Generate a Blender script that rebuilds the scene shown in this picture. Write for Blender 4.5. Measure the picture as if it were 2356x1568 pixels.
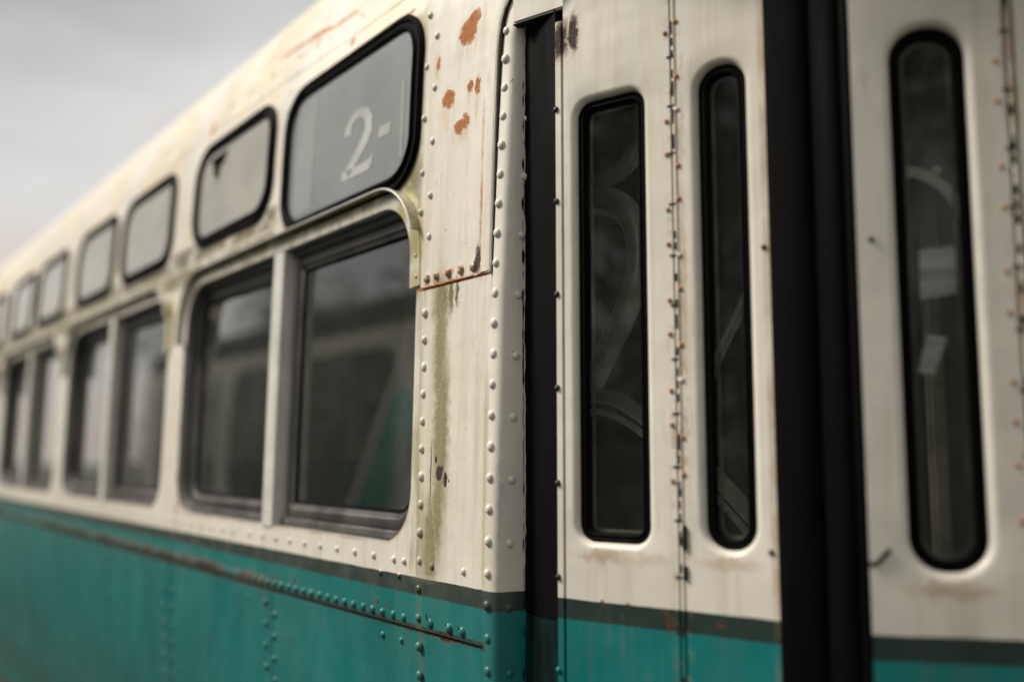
import bpy, bmesh, math, random
from math import sin, cos, pi, radians, sqrt
from mathutils import Vector, Matrix, noise as mnoise
from mathutils.geometry import delaunay_2d_cdt

random.seed(11)
SC = bpy.context.scene
for o in list(bpy.data.objects): bpy.data.objects.remove(o, do_unlink=True)
COL = SC.collection

# ------------------------------------------------------------------ camera
EYE = 2.05                                   # camera height above the ground
PITCH = radians(6.4527)
cd = bpy.data.cameras.new('camera'); cam = bpy.data.objects.new('camera', cd); COL.objects.link(cam)
cam.location = (0, 0, EYE); cam.rotation_euler = (radians(90) + PITCH, 0, 0)
cd.sensor_width = 36.0; cd.sensor_fit = 'HORIZONTAL'; cd.lens = 36.0 * 2290 / 2356
cd.clip_start = 0.05; cd.clip_end = 2000
cd.dof.use_dof = True; cd.dof.focus_distance = 2.52; cd.dof.aperture_fstop = 0.68
SC.camera = cam

# ------------------------------------------------------------------ light
TH = radians(36.14)
U = Vector((-sin(TH), cos(TH), 0))           # towards the rear of the tram
N = Vector((-cos(TH), -sin(TH), 0))          # out of the tram's side
SUN_EL = radians(44)
sdir = (N * 0.75 + U * 0.69); SUN_AZ = math.atan2(sdir.x, sdir.y)
w = bpy.data.worlds.new('World'); SC.world = w; w.use_nodes = True
nt = w.node_tree; nt.nodes.clear()
wo = nt.nodes.new('ShaderNodeOutputWorld'); bg = nt.nodes.new('ShaderNodeBackground')
sky = nt.nodes.new('ShaderNodeTexSky'); sky.sky_type = 'NISHITA'; sky.sun_disc = False
sky.sun_elevation = SUN_EL; sky.sun_rotation = SUN_AZ
sky.dust_density = 3.0; sky.air_density = 1.0
tcw = nt.nodes.new('ShaderNodeTexCoord')
mpw = nt.nodes.new('ShaderNodeMapping'); mpw.inputs['Scale'].default_value = (1.3, 1.3, 5.0)
mpw.inputs['Rotation'].default_value = (0.15, 0.25, 0.3)
nz = nt.nodes.new('ShaderNodeTexNoise'); nz.inputs['Scale'].default_value = 1.4
nz.inputs['Detail'].default_value = 6; nz.inputs['Roughness'].default_value = 0.5
cr = nt.nodes.new('ShaderNodeValToRGB')
el = cr.color_ramp.elements
el[0].position = 0.0; el[0].color = (2.6, 2.5, 2.35, 1); el[1].position = 1.0; el[1].color = (4.4, 4.3, 4.1, 1)
for p_, c_ in ((.34, (3.6, 3.2, 2.85)), (.455, (3.7, 3.62, 3.5)), (.58, (2.3, 2.27, 2.25)), (.67, (2.0, 2.0, 2.02)), (.80, (4.2, 4.05, 3.9))):
    e_ = el.new(p_); e_.color = (*c_, 1)
sx = nt.nodes.new('ShaderNodeSeparateXYZ'); L0 = nt.links
L0.new(tcw.outputs['Generated'], sx.inputs[0])
def wm(op, a, b):
    n_ = nt.nodes.new('ShaderNodeMath'); n_.operation = op
    for k_, v_ in ((0, a), (1, b)):
        if isinstance(v_, bpy.types.NodeSocket): L0.new(v_, n_.inputs[k_])
        else: n_.inputs[k_].default_value = v_
    return n_.outputs[0]
fsky = wm('ADD', wm('ADD', sx.outputs[2], wm('MULTIPLY', sx.outputs[0], -.40)), wm('MULTIPLY', wm('SUBTRACT', nz.outputs[0], .5), .42))
mxw = nt.nodes.new('ShaderNodeMixRGB'); mxw.inputs[0].default_value = 0.95
L = nt.links
L.new(tcw.outputs['Generated'], mpw.inputs[0]); L.new(mpw.outputs[0], nz.inputs['Vector'])
L.new(fsky, cr.inputs[0]); L.new(sky.outputs[0], mxw.inputs[1]); L.new(cr.outputs[0], mxw.inputs[2])
L.new(mxw.outputs[0], bg.inputs[0]); bg.inputs[1].default_value = 0.15; L.new(bg.outputs[0], wo.inputs[0])
ld = bpy.data.lights.new('sun', 'SUN'); lo = bpy.data.objects.new('sun', ld); COL.objects.link(lo)
ld.energy = 3.3; ld.angle = radians(14); ld.color = (1.0, 0.93, 0.82)
dv = Vector((sdir.x, sdir.y, 0)).normalized() * cos(SUN_EL) + Vector((0, 0, sin(SUN_EL)))
lo.rotation_euler = dv.to_track_quat('Z', 'Y').to_euler()
SC.view_settings.view_transform = 'Standard'; SC.view_settings.look = 'None'
SC.view_settings.exposure = 0.40; SC.view_settings.gamma = 1.0
SC.render.engine = 'CYCLES'
SC.cycles.max_bounces = 8; SC.cycles.transparent_max_bounces = 12

# ------------------------------------------------------------------ node helper
class NG:
    def __init__(s, name):
        s.m = bpy.data.materials.new(name); s.m.use_nodes = True
        s.t = s.m.node_tree; s.t.nodes.clear()
        s.out = s.t.nodes.new('ShaderNodeOutputMaterial')
        s.tc = s.t.nodes.new('ShaderNodeTexCoord'); s.P = s.tc.outputs['Object']
    def nd(s, k, **kw):
        n = s.t.nodes.new(k)
        for a, b in kw.items(): setattr(n, a, b)
        return n
    def put(s, sock, v):
        if isinstance(v, bpy.types.NodeSocket): s.t.links.new(v, sock)
        elif v is not None: sock.default_value = v
    def math(s, op, a, b=None, c=None, clamp=False):
        n = s.nd('ShaderNodeMath', operation=op); n.use_clamp = clamp
        s.put(n.inputs[0], a); s.put(n.inputs[1], b); s.put(n.inputs[2], c); return n.outputs[0]
    def vec(s, op, a, b=None):
        n = s.nd('ShaderNodeVectorMath', operation=op); s.put(n.inputs[0], a); s.put(n.inputs[1], b)
        return n.outputs[1] if op == 'LENGTH' else n.outputs[0]
    def rng(s, v, a, b, c=0.0, d=1.0, smooth=True):
        n = s.nd('ShaderNodeMapRange'); n.interpolation_type = 'SMOOTHSTEP' if smooth else 'LINEAR'
        s.put(n.inputs[0], v)
        for i, x in enumerate((a, b, c, d)): n.inputs[i + 1].default_value = x
        return n.outputs[0]
    def noise(s, scale, detail=3, rough=0.55, sv=None, vec=None):
        v = vec or s.P
        if sv: v = s.vec('MULTIPLY', v, sv)
        n = s.nd('ShaderNodeTexNoise'); s.put(n.inputs['Vector'], v)
        n.inputs['Scale'].default_value = scale; n.inputs['Detail'].default_value = detail
        n.inputs['Roughness'].default_value = rough; return n.outputs[0]
    def mix(s, f, a, b, mode='MIX'):
        n = s.nd('ShaderNodeMixRGB', blend_type=mode); s.put(n.inputs[0], f)
        for i, x in ((1, a), (2, b)): s.put(n.inputs[i], x if isinstance(x, bpy.types.NodeSocket) else (*x, 1))
        return n.outputs[0]
    def sep(s, v=None):
        n = s.nd('ShaderNodeSeparateXYZ'); s.put(n.inputs[0], v or s.P); return n.outputs
    def bsdf(s, col, rough=0.5, metal=0.0, spec=0.5, bump=None, bstr=0.2, bdist=0.002, coat=0.0):
        b = s.nd('ShaderNodeBsdfPrincipled')
        s.put(b.inputs['Base Color'], col if isinstance(col, bpy.types.NodeSocket) else (*col, 1))
        s.put(b.inputs['Roughness'], rough); s.put(b.inputs['Metallic'], metal)
        b.inputs['Specular IOR Level'].default_value = spec; b.inputs['Coat Weight'].default_value = coat
        if bump is not None:
            q = s.nd('ShaderNodeBump'); s.put(q.inputs['Height'], bump); q.inputs['Strength'].default_value = bstr
            q.inputs['Distance'].default_value = bdist; s.t.links.new(q.outputs[0], b.inputs['Normal'])
        s.t.links.new(b.outputs[0], s.out.inputs[0]); return b

def simple(name, col, rough=0.5, metal=0.0, spec=0.5, var=0.25, scale=20, bstr=0.15, sv=None):
    g = NG(name); n = g.noise(scale, 4, 0.6, sv)
    f = g.rng(n, 0.3, 0.7, 1 - var, 1 + var * 0.6)
    c = g.vec('MULTIPLY', (*col,), None); g.t.nodes.remove(c.node)
    mx = g.nd('ShaderNodeVectorMath', operation='SCALE'); mx.inputs[0].default_value = col; g.put(mx.inputs['Scale'], f)
    n2 = g.noise(scale * 8, 3, 0.6)
    r = g.rng(n, 0.3, 0.7, max(rough - 0.1, 0.02), min(rough + 0.1, 1))
    g.bsdf(mx.outputs[0], r, metal, spec, n2, bstr)
    return g.m

# ------------------------------------------------------------------ weathered paint (tram coordinates: x rearwards, y outwards, z from eye level)
def paint():
    g = NG('weathered_paint')
    # wobble
    nc = g.nd('ShaderNodeTexNoise'); g.put(nc.inputs['Vector'], g.P); nc.inputs['Scale'].default_value = 38; nc.inputs['Detail'].default_value = 5
    nc.inputs['Roughness'].default_value = 0.65
    dw = g.vec('MULTIPLY', g.vec('SUBTRACT', nc.outputs['Color'], (0.5, 0.5, 0.5)), (0.045, 0.0, 0.045))
    PD = g.vec('ADD', g.P, dw)
    dw2 = g.vec('MULTIPLY', g.vec('SUBTRACT', nc.outputs['Color'], (0.5, 0.5, 0.5)), (0.012, 0.0, 0.010))
    PS = g.vec('ADD', g.P, dw2)
    x, y, z = g.sep(); xd, _, zd = g.sep(PS)
    fine = g.noise(420, 2, 0.6)
    def ell(s0, z0, a, b, soft=0.25, V=PD):
        v = g.vec('MULTIPLY', g.vec('SUBTRACT', V, (s0, 0, z0)), (1 / a, 0, 1 / b))
        return g.rng(g.vec('LENGTH', v), 1 + soft, 1 - soft)
    def union(L_):
        r = L_[0]
        for q in L_[1:]: r = g.math('MAXIMUM', r, q)
        return r
    def box(v, lo_, hi_, soft):
        return g.math('MULTIPLY', g.rng(v, lo_ - soft, lo_), g.rng(v, hi_ + soft, hi_))
    mul = lambda a, b: g.math('MULTIPLY', a, b)
    # base bands
    big = g.noise(1.6, 4, 0.6); streak = g.noise(1.0, 4, 0.6, (26, 26, 1.6)); streak2 = g.noise(1.0, 3, 0.6, (90, 90, 3.0))
    mid = g.noise(9, 5, 0.6)
    white = g.mix(g.rng(big, 0.35, 0.7), (0.74, 0.705, 0.63), (0.65, 0.62, 0.545))
    white = g.mix(mul(g.rng(streak, 0.46, 0.72), 0.45), white, (0.52, 0.46, 0.34))
    # yellowed cream high on the body, between the pale seam bands
    sb = g.math('ABSOLUTE', g.math('SUBTRACT', g.math('FRACT', g.math('DIVIDE', g.math('SUBTRACT', x, 0.27), 1.1)), 0.5))
    yel = mul(g.rng(sb, 0.47, 0.25), mul(g.rng(z, 0.95, 1.35), g.rng(g.noise(3.1, 5, 0.65), 0.36, 0.62)))
    yel = g.math('MAXIMUM', yel, mul(mul(g.rng(z, .76, .86), g.rng(g.noise(5, 5, .65), .45, .7)), .8)); yel = mul(yel, g.rng(x, 0.26, 0.42))
    white = g.mix(mul(yel, 0.70), white, (0.70, 0.57, 0.33))
    grey_up = mul(g.rng(sb, 0.40, 0.5), g.rng(z, 0.9, 1.2))
    white = g.mix(mul(grey_up, 0.4), white, (0.62, 0.62, 0.60))
    # general dirt creeping down from seams
    dirt = mul(g.rng(mid, 0.52, 0.75), mul(g.rng(streak2, 0.42, 0.66), 0.55))
    white = g.mix(dirt, white, (0.36, 0.33, 0.24))
    zw = g.math('ADD', z, g.math('MULTIPLY', g.math('SUBTRACT', g.noise(14, 3), 0.5), 0.004))
    f1 = g.rng(zw, -0.3235, -0.3255); f2 = g.rng(zw, -0.3685, -0.3705)
    stripe = g.mix(g.rng(mid, 0.35, 0.7), (0.036, 0.050, 0.042), (0.056, 0.070, 0.060))
    teal = g.mix(g.rng(big, 0.3, 0.7), (0.002, 0.190, 0.182), (0.004, 0.140, 0.138))
    teal = g.mix(mul(g.rng(streak, 0.48, 0.75), 0.5), teal, (0.045, 0.15, 0.125))
    # the side has chalked and faded; the door and corner kept a deeper colour
    fade = g.rng(x, -0.05, 0.02)
    teal = g.mix(mul(fade, 0.30), teal, g.mix(g.rng(g.noise(1.0, 4, .6, (5, 5, 1.2)), .35, .65), (0.024, 0.090, 0.086), (0.070, 0.18, 0.165)))
    stripe = g.mix(g.rng(y, -.03, -.06), stripe, (0.018, 0.036, 0.031))
    c = g.mix(f1, white, stripe); c = g.mix(f2, c, teal)
    side = g.rng(y, -0.06, -0.05)         # 1 on the side skin only
    rg = mul(g.rng(z, 1.3, 1.45), g.rng(g.noise(1.0, 5, .65, (3, 3, 9)), .42, .66))
    c = g.mix(mul(rg, .5), c, (0.46, 0.42, 0.33))
    # ---- moss and algae
    moss_sp = g.rng(g.noise(160, 4, 0.75), 0.30, 0.58)
    mossm = mul(g.rng(z, -.345, -.30), union([ell(.238, .40, .038, .07, .6), ell(.236, .27, .030, .18, .6), ell(.224, .05, .034, .24, .6),
                   ell(.232, -.12, .022, .14, .6), ell(.265, -.25, .032, .13, .6), ell(.19, .415, .012, .05, .6), ell(.16, .42, .008, .035, .6)]))
    m1 = mul(mul(mossm, g.rng(moss_sp, 0, 1, .62, 1)), 0.92)
    c = g.mix(g.math('MULTIPLY', mul(m1, side), 1.25, clamp=True), c, (0.085, 0.085, 0.018))
    halo = union([ell(.24, .1, .05, .4, .7), ell(.29, -.25, .05, .16, .8), ell(.33, -.1, .02, .35, .8)])
    halo = mul(halo, g.rng(z, -.345, -.30))
    c = g.mix(mul(mul(halo, side), 0.42), c, (0.44, 0.40, 0.22))
    # damp green below the small windows and along the drip mouldings
    und = union([mul(box(z, .755, .80, .03), 1.0), mul(box(z, .84, .895, .03), g.rng(x, 1.35, 1.45))])
    und = mul(und, mul(g.rng(mid, 0.30, 0.52), g.rng(x, 0.33, 0.42)))
    c = g.mix(mul(mul(und, side), 0.92), c, (0.12, 0.105, 0.035))
    c = g.mix(mul(mul(mul(box(z, .62, .80, .05), g.rng(mid, .35, .65)), mul(g.rng(streak, .4, .65), g.rng(x, .33, .42))), 0.9), c, (0.34, 0.29, 0.12))
    arch_ = union([ell(.372, .56, .040, .14, .3, PS), ell(.43, .70, .06, .05, .4, PS), ell(2.565, .56, .04, .14, .3, PS)])
    c = g.mix(mul(mul(arch_, g.rng(mid, .2, .5)), .85), c, (0.42, 0.36, 0.13))
    ed = mul(box(x, .362, .40, .018), box(z, .5, 1.28, .08))
    c = g.mix(mul(mul(ed, g.rng(mid, .25, .55)), 0.65), c, (0.23, 0.205, 0.11))
    # post seam green
    c = g.mix(mul(mul(box(xd, .006, .020, .008), mul(box(z, -.30, .1, .15), g.rng(z, -.33, -.31))), 0.5), c, (0.30, 0.28, 0.12))
    pan = mul(mul(mul(g.rng(x, .38, .34), g.rng(z, -.323, -.315)), g.rng(x, .0, .01)), side)
    c = g.mix(mul(pan, mul(g.rng(g.noise(1, 5, .7, (30, 30, 4)), .45, .75), .40)), c, (0.50, 0.42, 0.28))
    c = g.mix(mul(mul(pan, g.rng(g.noise(55, 5, .8), .56, .70)), .30), c, (0.30, 0.25, 0.15))
    lc = mul(mul(mul(box(xd, .322, .362, .010), box(z, -.30, .43, .05)), g.rng(g.noise(1, 4, .7, (60, 60, 5)), .42, .62)), .6)
    c = g.mix(lc, c, (0.30, 0.27, 0.15))
    # ---- rust
    rust = union([ell(.142, 1.125, .048, .043, .55), ell(.115, 1.15, .036, .030, .55), ell(.228, .961, .034, .028, .55), ell(.170, .866, .028, .023, .55), ell(.140, .873, .024, .026, .55),
                  ell(.122, .967, .015, .018, .6), ell(.087, .955, .012, .030, .6), ell(.291, 1.08, .011, .024, .6)])
    rust = g.rng(g.math('SUBTRACT', rust, mul(g.noise(85, 6, .85), 1.25)), -.16, .22)
    rusth = union([ell(.135, 1.11, .055, .06, .5), ell(.228, .935, .035, .07, .6), ell(.155, .855, .04, .035, .6), ell(.087, .93, .014, .06, .6),
                   ell(.291, 1.07, .014, .05, .7), ell(.122, .955, .016, .03, .6)])
    rline = mul(box(xd, .046, .0575, .004), mul(box(z, .47, 1.08, .05), g.rng(g.noise(7, 3), .35, .55)))
    rings2 = union([ell(a_, .474, .019, .021, .35) for a_ in (.306, .257, .197, .139, .080)])
    rbot = g.math('MAXIMUM', mul(mul(rings2, g.rng(z, .492, .480)), mul(g.rng(g.noise(70, 4, .7), .40, .58), .85)), mul(mul(box(zd, .446, .4515, .004), mul(g.rng(x, .004, .008), g.rng(x, .38, .35))), g.rng(g.noise(30, 3), .3, .5)))
    rcor = union([ell(.062, .49, .014, .034, .3)])
    roofr = union([ell(1.53, 1.565, .12, .012, .4), ell(1.34, 1.565, .10, .016, .4), ell(1.16, 1.552, .13, .010, .4), ell(.924, 1.382, .018, .022), ell(1.28, 1.51, .012, .03, .6),
                   ell(2.275, 1.443, .03, .035, .5), ell(.52, 1.318, .05, .007, .4)])
    doorr = mul(union([ell(-.20, .99, .022, .05, .4), ell(-.235, 1.0, .012, .05, .4)]), g.rng(y, -.05, -.06))
    # crust along the belt seam, heavier toward the rear
    belt = mul(box(zd, -.464, -.449, .005), g.rng(x, -.01, .01))
    beltr = mul(mul(box(z, -.455, -.425, .022), g.rng(g.noise(1, 4, .7, (34, 34, 9)), .42, .52)), mul(g.rng(x, 1.1, 1.7), g.rng(g.noise(2.2, 2), .38, .52)))
    belts = union([ell(.54, -.409, .012, .006), ell(.487, -.417, .008, .006), ell(1.10, -.412, .012, .014), ell(1.27, -.42, .012, .012), ell(.21, -.462, .07, .010, .6)])
    def rbox(x0, z0, hx, hz, r):
        ax = g.math('ADD', g.math('ABSOLUTE', g.math('SUBTRACT', xd, x0)), -hx + r); az = g.math('ADD', g.math('ABSOLUTE', g.math('SUBTRACT', zd, z0)), -hz + r)
        cx = g.nd('ShaderNodeCombineXYZ'); g.put(cx.inputs[0], g.math('MAXIMUM', ax, 0.0)); g.put(cx.inputs[1], g.math('MAXIMUM', az, 0.0))
        return g.math('SUBTRACT', g.vec('LENGTH', cx.outputs[0]), r)
    wr = union([g.rng(rbox(1.36 + (0 if k == 0 else .01) + 2.19 * k, .2375, .992 - (0 if k == 0 else .01), .4825, .15), .009, .003) for k in range(3)])
    sillr = mul(mul(wr, mul(g.rng(z, -.1, -.2), g.rng(y, -.05, -.03))), g.rng(g.noise(9, 3), .35, .6))
    ur = [rbox(.865, 1.035, .46, .25, .085)] + [rbox((.8725 if m == 0 else 1.8925) + 2.19 * q, 1.109, .4175, .209, .12) for q in range(2) for m in (0, 1) if not (q == 0 and m == 0)]
    uring = union([g.rng(v, .040, .016) for v in ur]); uring = mul(uring, g.rng(g.noise(16, 4, .6), .25, .6))
    wcr = mul(mul(box(zd, -.30, .35, .1), box(xd, 2.335, 2.36, .006)), g.rng(g.noise(12, 3), .4, .6))
    c = g.mix(mul(mul(uring, side), .9), c, g.mix(g.rng(mid, .35, .65), (.42, .33, .15), (.20, .18, .08)))
    rall = union([rust, mul(rline, .8), rbot, rcor, roofr, mul(belts, g.rng(mid, .3, .5)), beltr, mul(sillr, .55), mul(wcr, .7)])
    rall = mul(rall, g.rng(y, -.9, -.8)); rall = mul(rall, g.rng(x, -.12, -.1)); rall = g.math('MAXIMUM', rall, doorr)
    rcol = g.mix(g.rng(g.noise(120, 4, .7), .35, .65), (0.46, 0.150, 0.020), (0.25, 0.070, 0.010))
    rcol = g.mix(g.math('MAXIMUM', g.math('MAXIMUM', beltr, belts), g.math('MAXIMUM', rcor, doorr)), rcol, (0.026, 0.013, 0.007))
    c = g.mix(mul(mul(rusth, mul(g.rng(streak2, .35, .65), .55)), side), c, (0.52, 0.36, 0.17))
    c = g.mix(mul(rall, g.rng(fine, .2, .5, .6, 1)), c, rcol)
    c = g.mix(mul(belt, .9), c, (0.014, 0.011, 0.007))
    # brown tide marks bleeding down from the belt seam
    bleed = mul(mul(box(z, -.53, -.458, .04), g.rng(streak2, .55, .7)), mul(g.rng(x, 0.0, .05), .45))
    c = g.mix(bleed, c, (0.10, 0.085, 0.04))
    drib = mul(box(xd, .300, .325, .01), mul(box(z, -.60, -.15, .1), .30))
    c = g.mix(drib, c, (0.13, 0.13, 0.07))
    # holes rusted through beside the moss
    hol = mul(union([ell(.227, -.052, .015, .019, .15, PS), ell(.213, -.040, .006, .008, .2, PS), ell(.195, -.068, .009, .020, .15, PS), ell(.242, -.017, .006, .009, .2, PS),
                     ell(.268, -.05, .0022, .085, .3, PS), ell(.179, -.070, .003, .004, .2, PS)]), side)
    c = g.mix(hol, c, (0.035, 0.018, 0.010))
    # blue scuff on the corner post
    c = g.mix(mul(mul(ell(-.036, -.10, .0035, .16, .6), .35), side), c, (0.25, 0.38, 0.5))
    # specks
    vor = g.nd('ShaderNodeTexVoronoi'); g.put(vor.inputs['Vector'], g.P); vor.inputs['Scale'].default_value = 11
    inner_ = g.rng(y, -.07, -.09)
    dst = mul(union([ell(-.33, -.226, .11, .014, .5), ell(-.598, -.224, .06, .014, .5), ell(-.991, -.243, .055, .014, .5), 
                     mul(box(xd, -.696, -.682, .003), g.rng(g.noise(5, 3), .3, .55)), mul(ell(-.505, .5, .006, .3, .5), .6), mul(box(xd, -1.108, -1.094, .006), g.rng(g.noise(6, 4), .4, .55)), mul(mul(box(xd, -.508, -.474, .01), g.rng(g.noise(30, 4, .7), .52, .62)), .9)]), inner_)
    c = g.mix(mul(dst, mul(g.rng(mid, .25, .6), .55)), c, (0.36, 0.21, 0.09))
    dst2 = mul(union([ell(-.30, -.326, .006, .004), ell(-.367, -.326, .007, .005), ell(-.454, -.327, .008, .008), ell(-.46, -.35, .008, .02, .5), ell(-.57, -.345, .012, .008), ell(-.44, -1.0, .01, .01)]), inner_)
    c = g.mix(mul(dst2, .85), c, (0.10, 0.04, 0.02))
    grim = mul(mul(g.rng(streak2, .5, .8), g.rng(mid, .4, .7)), mul(inner_, .22))
    c = g.mix(grim, c, (0.30, 0.25, 0.17))
    sp = mul(g.rng(vor.outputs['Distance'], .05, .03), g.rng(mid, .5, .6))
    c = g.mix(mul(sp, .7), c, (0.16, 0.08, 0.04))
    rough = g.math('ADD', g.rng(mid, .3, .7, .30, .46), mul(g.math('MAXIMUM', g.math('MAXIMUM', rall, belt), m1), .5))
    bm_ = g.math('ADD', g.math('ADD', mul(g.noise(4.5, 2), 5.0), mul(fine, .10)), mul(g.math('MAXIMUM', rall, m1), mul(g.noise(220, 3, .7), .8)))
    bm_ = g.math('SUBTRACT', bm_, mul(hol, 1.5))
    g.bsdf(c, rough, 0, .5, bm_, .35, .0035)
    return g.m

def glass(name, tint, dirt=(.3, .32, .3), amount=.06, rmul=1.0):
    g = NG(name)
    tr = g.nd('ShaderNodeBsdfTransparent'); tr.inputs[0].default_value = (*tint, 1)
    gl = g.nd('ShaderNodeBsdfGlossy'); gl.inputs['Roughness'].default_value = 0.03; gl.inputs[0].default_value = (1, 1, 1, 1)
    fr = g.nd('ShaderNodeFresnel'); fr.inputs[0].default_value = 1.5
    f = g.math('MULTIPLY', fr.outputs[0], rmul, clamp=True)
    m1 = g.nd('ShaderNodeMixShader'); g.put(m1.inputs[0], f); g.put(m1.inputs[1], tr.outputs[0]); g.put(m1.inputs[2], gl.outputs[0])
    df = g.nd('ShaderNodeBsdfDiffuse'); df.inputs[0].default_value = (*dirt, 1)
    n = g.noise(5, 5, .65); n2 = g.noise(1, 3, .6, (60, 60, 3)); v = g.nd('ShaderNodeTexVoronoi'); g.put(v.inputs['Vector'], g.vec('MULTIPLY', g.P, (9, 9, 6)))
    v.inputs['Scale'].default_value = 1.0
    sp = g.rng(v.outputs['Distance'], .045, .02, 0, .45)
    a = g.math('ADD', g.math('MULTIPLY', g.math('ADD', g.rng(n, .2, .8, .55, 1.0), g.math('MULTIPLY', g.rng(n2, .5, .8), .35)), amount), sp, clamp=True)
    m2 = g.nd('ShaderNodeMixShader'); g.put(m2.inputs[0], a); g.put(m2.inputs[1], m1.outputs[0]); g.put(m2.inputs[2], df.outputs[0])
    g.t.links.new(m2.outputs[0], g.out.inputs[0]); return g.m

def frosted(name, c1_, c2_, rough=.12):
    g = NG(name); n = g.noise(2.6, 4, .6); n2 = g.noise(1, 4, .6, (22, 22, 4)); x, y, z = g.sep()
    c = g.mix(g.rng(n, .3, .7), c1_, c2_)
    c = g.mix(g.math('MULTIPLY', g.rng(n2, .5, .8), .25), c, tuple(q * 1.25 for q in c1_))
    g.bsdf(c, rough, 0, .5, n, .03); return g.m

M = {}
M['paint'] = paint()
M['rubber'] = simple('black_rubber', (.0018, .0015, .0018), .7, 0, .05, .4, 9, .25, (1, 1, .2))
M['rubber_dusty'] = simple('dusty_rubber', (.0028, .0024, .0026), .75, 0, .07, .5, 14, .35, (1, 1, .15))
M['alu'] = simple('tarnished_aluminium', (.098, .092, .088), .5, .3, .5, .35, 8, .2, (1, 1, .6))
M['post'] = simple('white_mullion_paint', (.62, .61, .56), .4, 0, .5, .12, 6, .08)
M['reveal'] = simple('grey_reveal_paint', (.30, .31, .29), .5, 0, .4, .2, 8, .1)
M['screw'] = simple('dark_screw', (.035, .022, .02), .5, .3, .5, .4, 60, .3)
M['rustdot'] = simple('rusty_fixing', (.46, .19, .065), .8, 0, .3, .5, 90, .4)
M['grime'] = simple('black_grime', (.018, .012, .010), .8, 0, .3, .5, 60, .4)
M['glass'] = glass('side_glass', (.90, .92, .89), (.26, .30, .26), .060, 2.0)
M['door_glass'] = glass('door_glass', (.90, .92, .88), (.22, .24, .21), .045, 0.6)
M['hazy'] = glass('hazy_far_glass', (.36, .40, .33), (.085, .12, .075), .75, 0.5)
M['frost'] = frosted('milky_pane', (.31, .30, .265), (.40, .385, .335))
M['blind'] = frosted('destination_blind', (.19, .205, .21), (.25, .265, .265), .14)
M['letter'] = simple('faded_lettering', (.43, .44, .42), .5, 0, .3, .15, 6, .05)
M['margin'] = frosted('blind_margin', (.25, .262, .26), (.31, .32, .31))
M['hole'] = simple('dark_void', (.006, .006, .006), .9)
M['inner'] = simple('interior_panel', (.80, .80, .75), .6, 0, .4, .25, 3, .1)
M['seat_dark'] = simple('dull_seat_vinyl', (.006, .06, .05), .4, 0, .5, .3, 5, .1)
M['screen'] = simple('screen_panel', (.66, .65, .61), .5, 0, .4, .2, 2, .05)
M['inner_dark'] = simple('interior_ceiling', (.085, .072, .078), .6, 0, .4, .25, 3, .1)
M['seat'] = simple('teal_seat_vinyl', (.02, .58, .45), .3, 0, .5, .3, 5, .1)
M['rail'] = simple('grey_handrail', (.50, .48, .42), .35, .2, .5, .25, 9, .1)
M['steel'] = simple('brushed_edge_strip', (.62, .62, .58), .4, .2, .5, .2, 30, .1)
M['drab'] = simple('drab_bulkhead_paint', (.16, .155, .13), .6, 0, .3, .5, 5, .15)
M['bead'] = simple('grubby_bead', (.10, .105, .08), .5, 0, .4, .4, 12, .2)
M['paper'] = simple('white_notice_paper', (.36, .37, .36), .8, 0, .3, .45, 1.5, .05, (1, 1, 28))
M['bark'] = simple('bark', (.09, .07, .05), .9, 0, .2, .4, 12, .6)

# ------------------------------------------------------------------ tram root and geometry helpers
ROOT = bpy.data.objects.new('tram', None); COL.objects.link(ROOT)
ROOT.location = Vector((-0.0602, 2.4254, 0)); ROOT.rotation_euler = (0, 0, math.atan2(U.y, U.x))
ROOT['label'] = 'old white and teal riveted tram with rusty, mossy paint, its front folding door shut'
ROOT['category'] = 'tram'
UPV = Vector((0, 0, EYE))

def link(name, bm, mats, parent=None, smooth=True, label=None, sharp=35):
    me = bpy.data.meshes.new(name); bm.normal_update(); bm.to_mesh(me); bm.free()
    if not isinstance(mats, (list, tuple)): mats = [mats]
    for m in mats: me.materials.append(m)
    o = bpy.data.objects.new(name, me); COL.objects.link(o)
    if smooth:
        for p in me.polygons: p.use_smooth = True
        me.set_sharp_from_angle(angle=radians(sharp))
    if parent is not None:
        o.parent = parent
        if parent is ROOT: o.location = UPV
    if label: o['label'] = label
    return o

def wprof(z):
    T = [(-9, -.4), (-1.9, -.26), (-1.75, -.23), (-1.4, -.11), (-1.0, -.03), (-.7, -.006), (-.45, 0), (-.35, 0), (0, -.006), (.4, -.014), (.8, -.026), (1.1, -.037), (1.2, -.043)]
    if z < 1.2:
        for (a, p), (b, q) in zip(T, T[1:]):
            if z <= b: return p + (q - p) * (z - a) / (b - a)
    r = 1.232; zc = 1.102; a = min((z - zc) / r, .999)
    return -(.043 + r * .9968) + r * sqrt(1 - a * a)
def sm(a, b, v):
    t = max(0, min(1, (v - a) / (b - a))); return t * t * (3 - 2 * t)
def wsurf(s, z):
    return wprof(z) - .05 * sm(1.75, .8, s) * sm(1.25, 1.6, z)
def S(s, z, off=0.0): return Vector((s, wsurf(s, z) + off, z))

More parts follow.
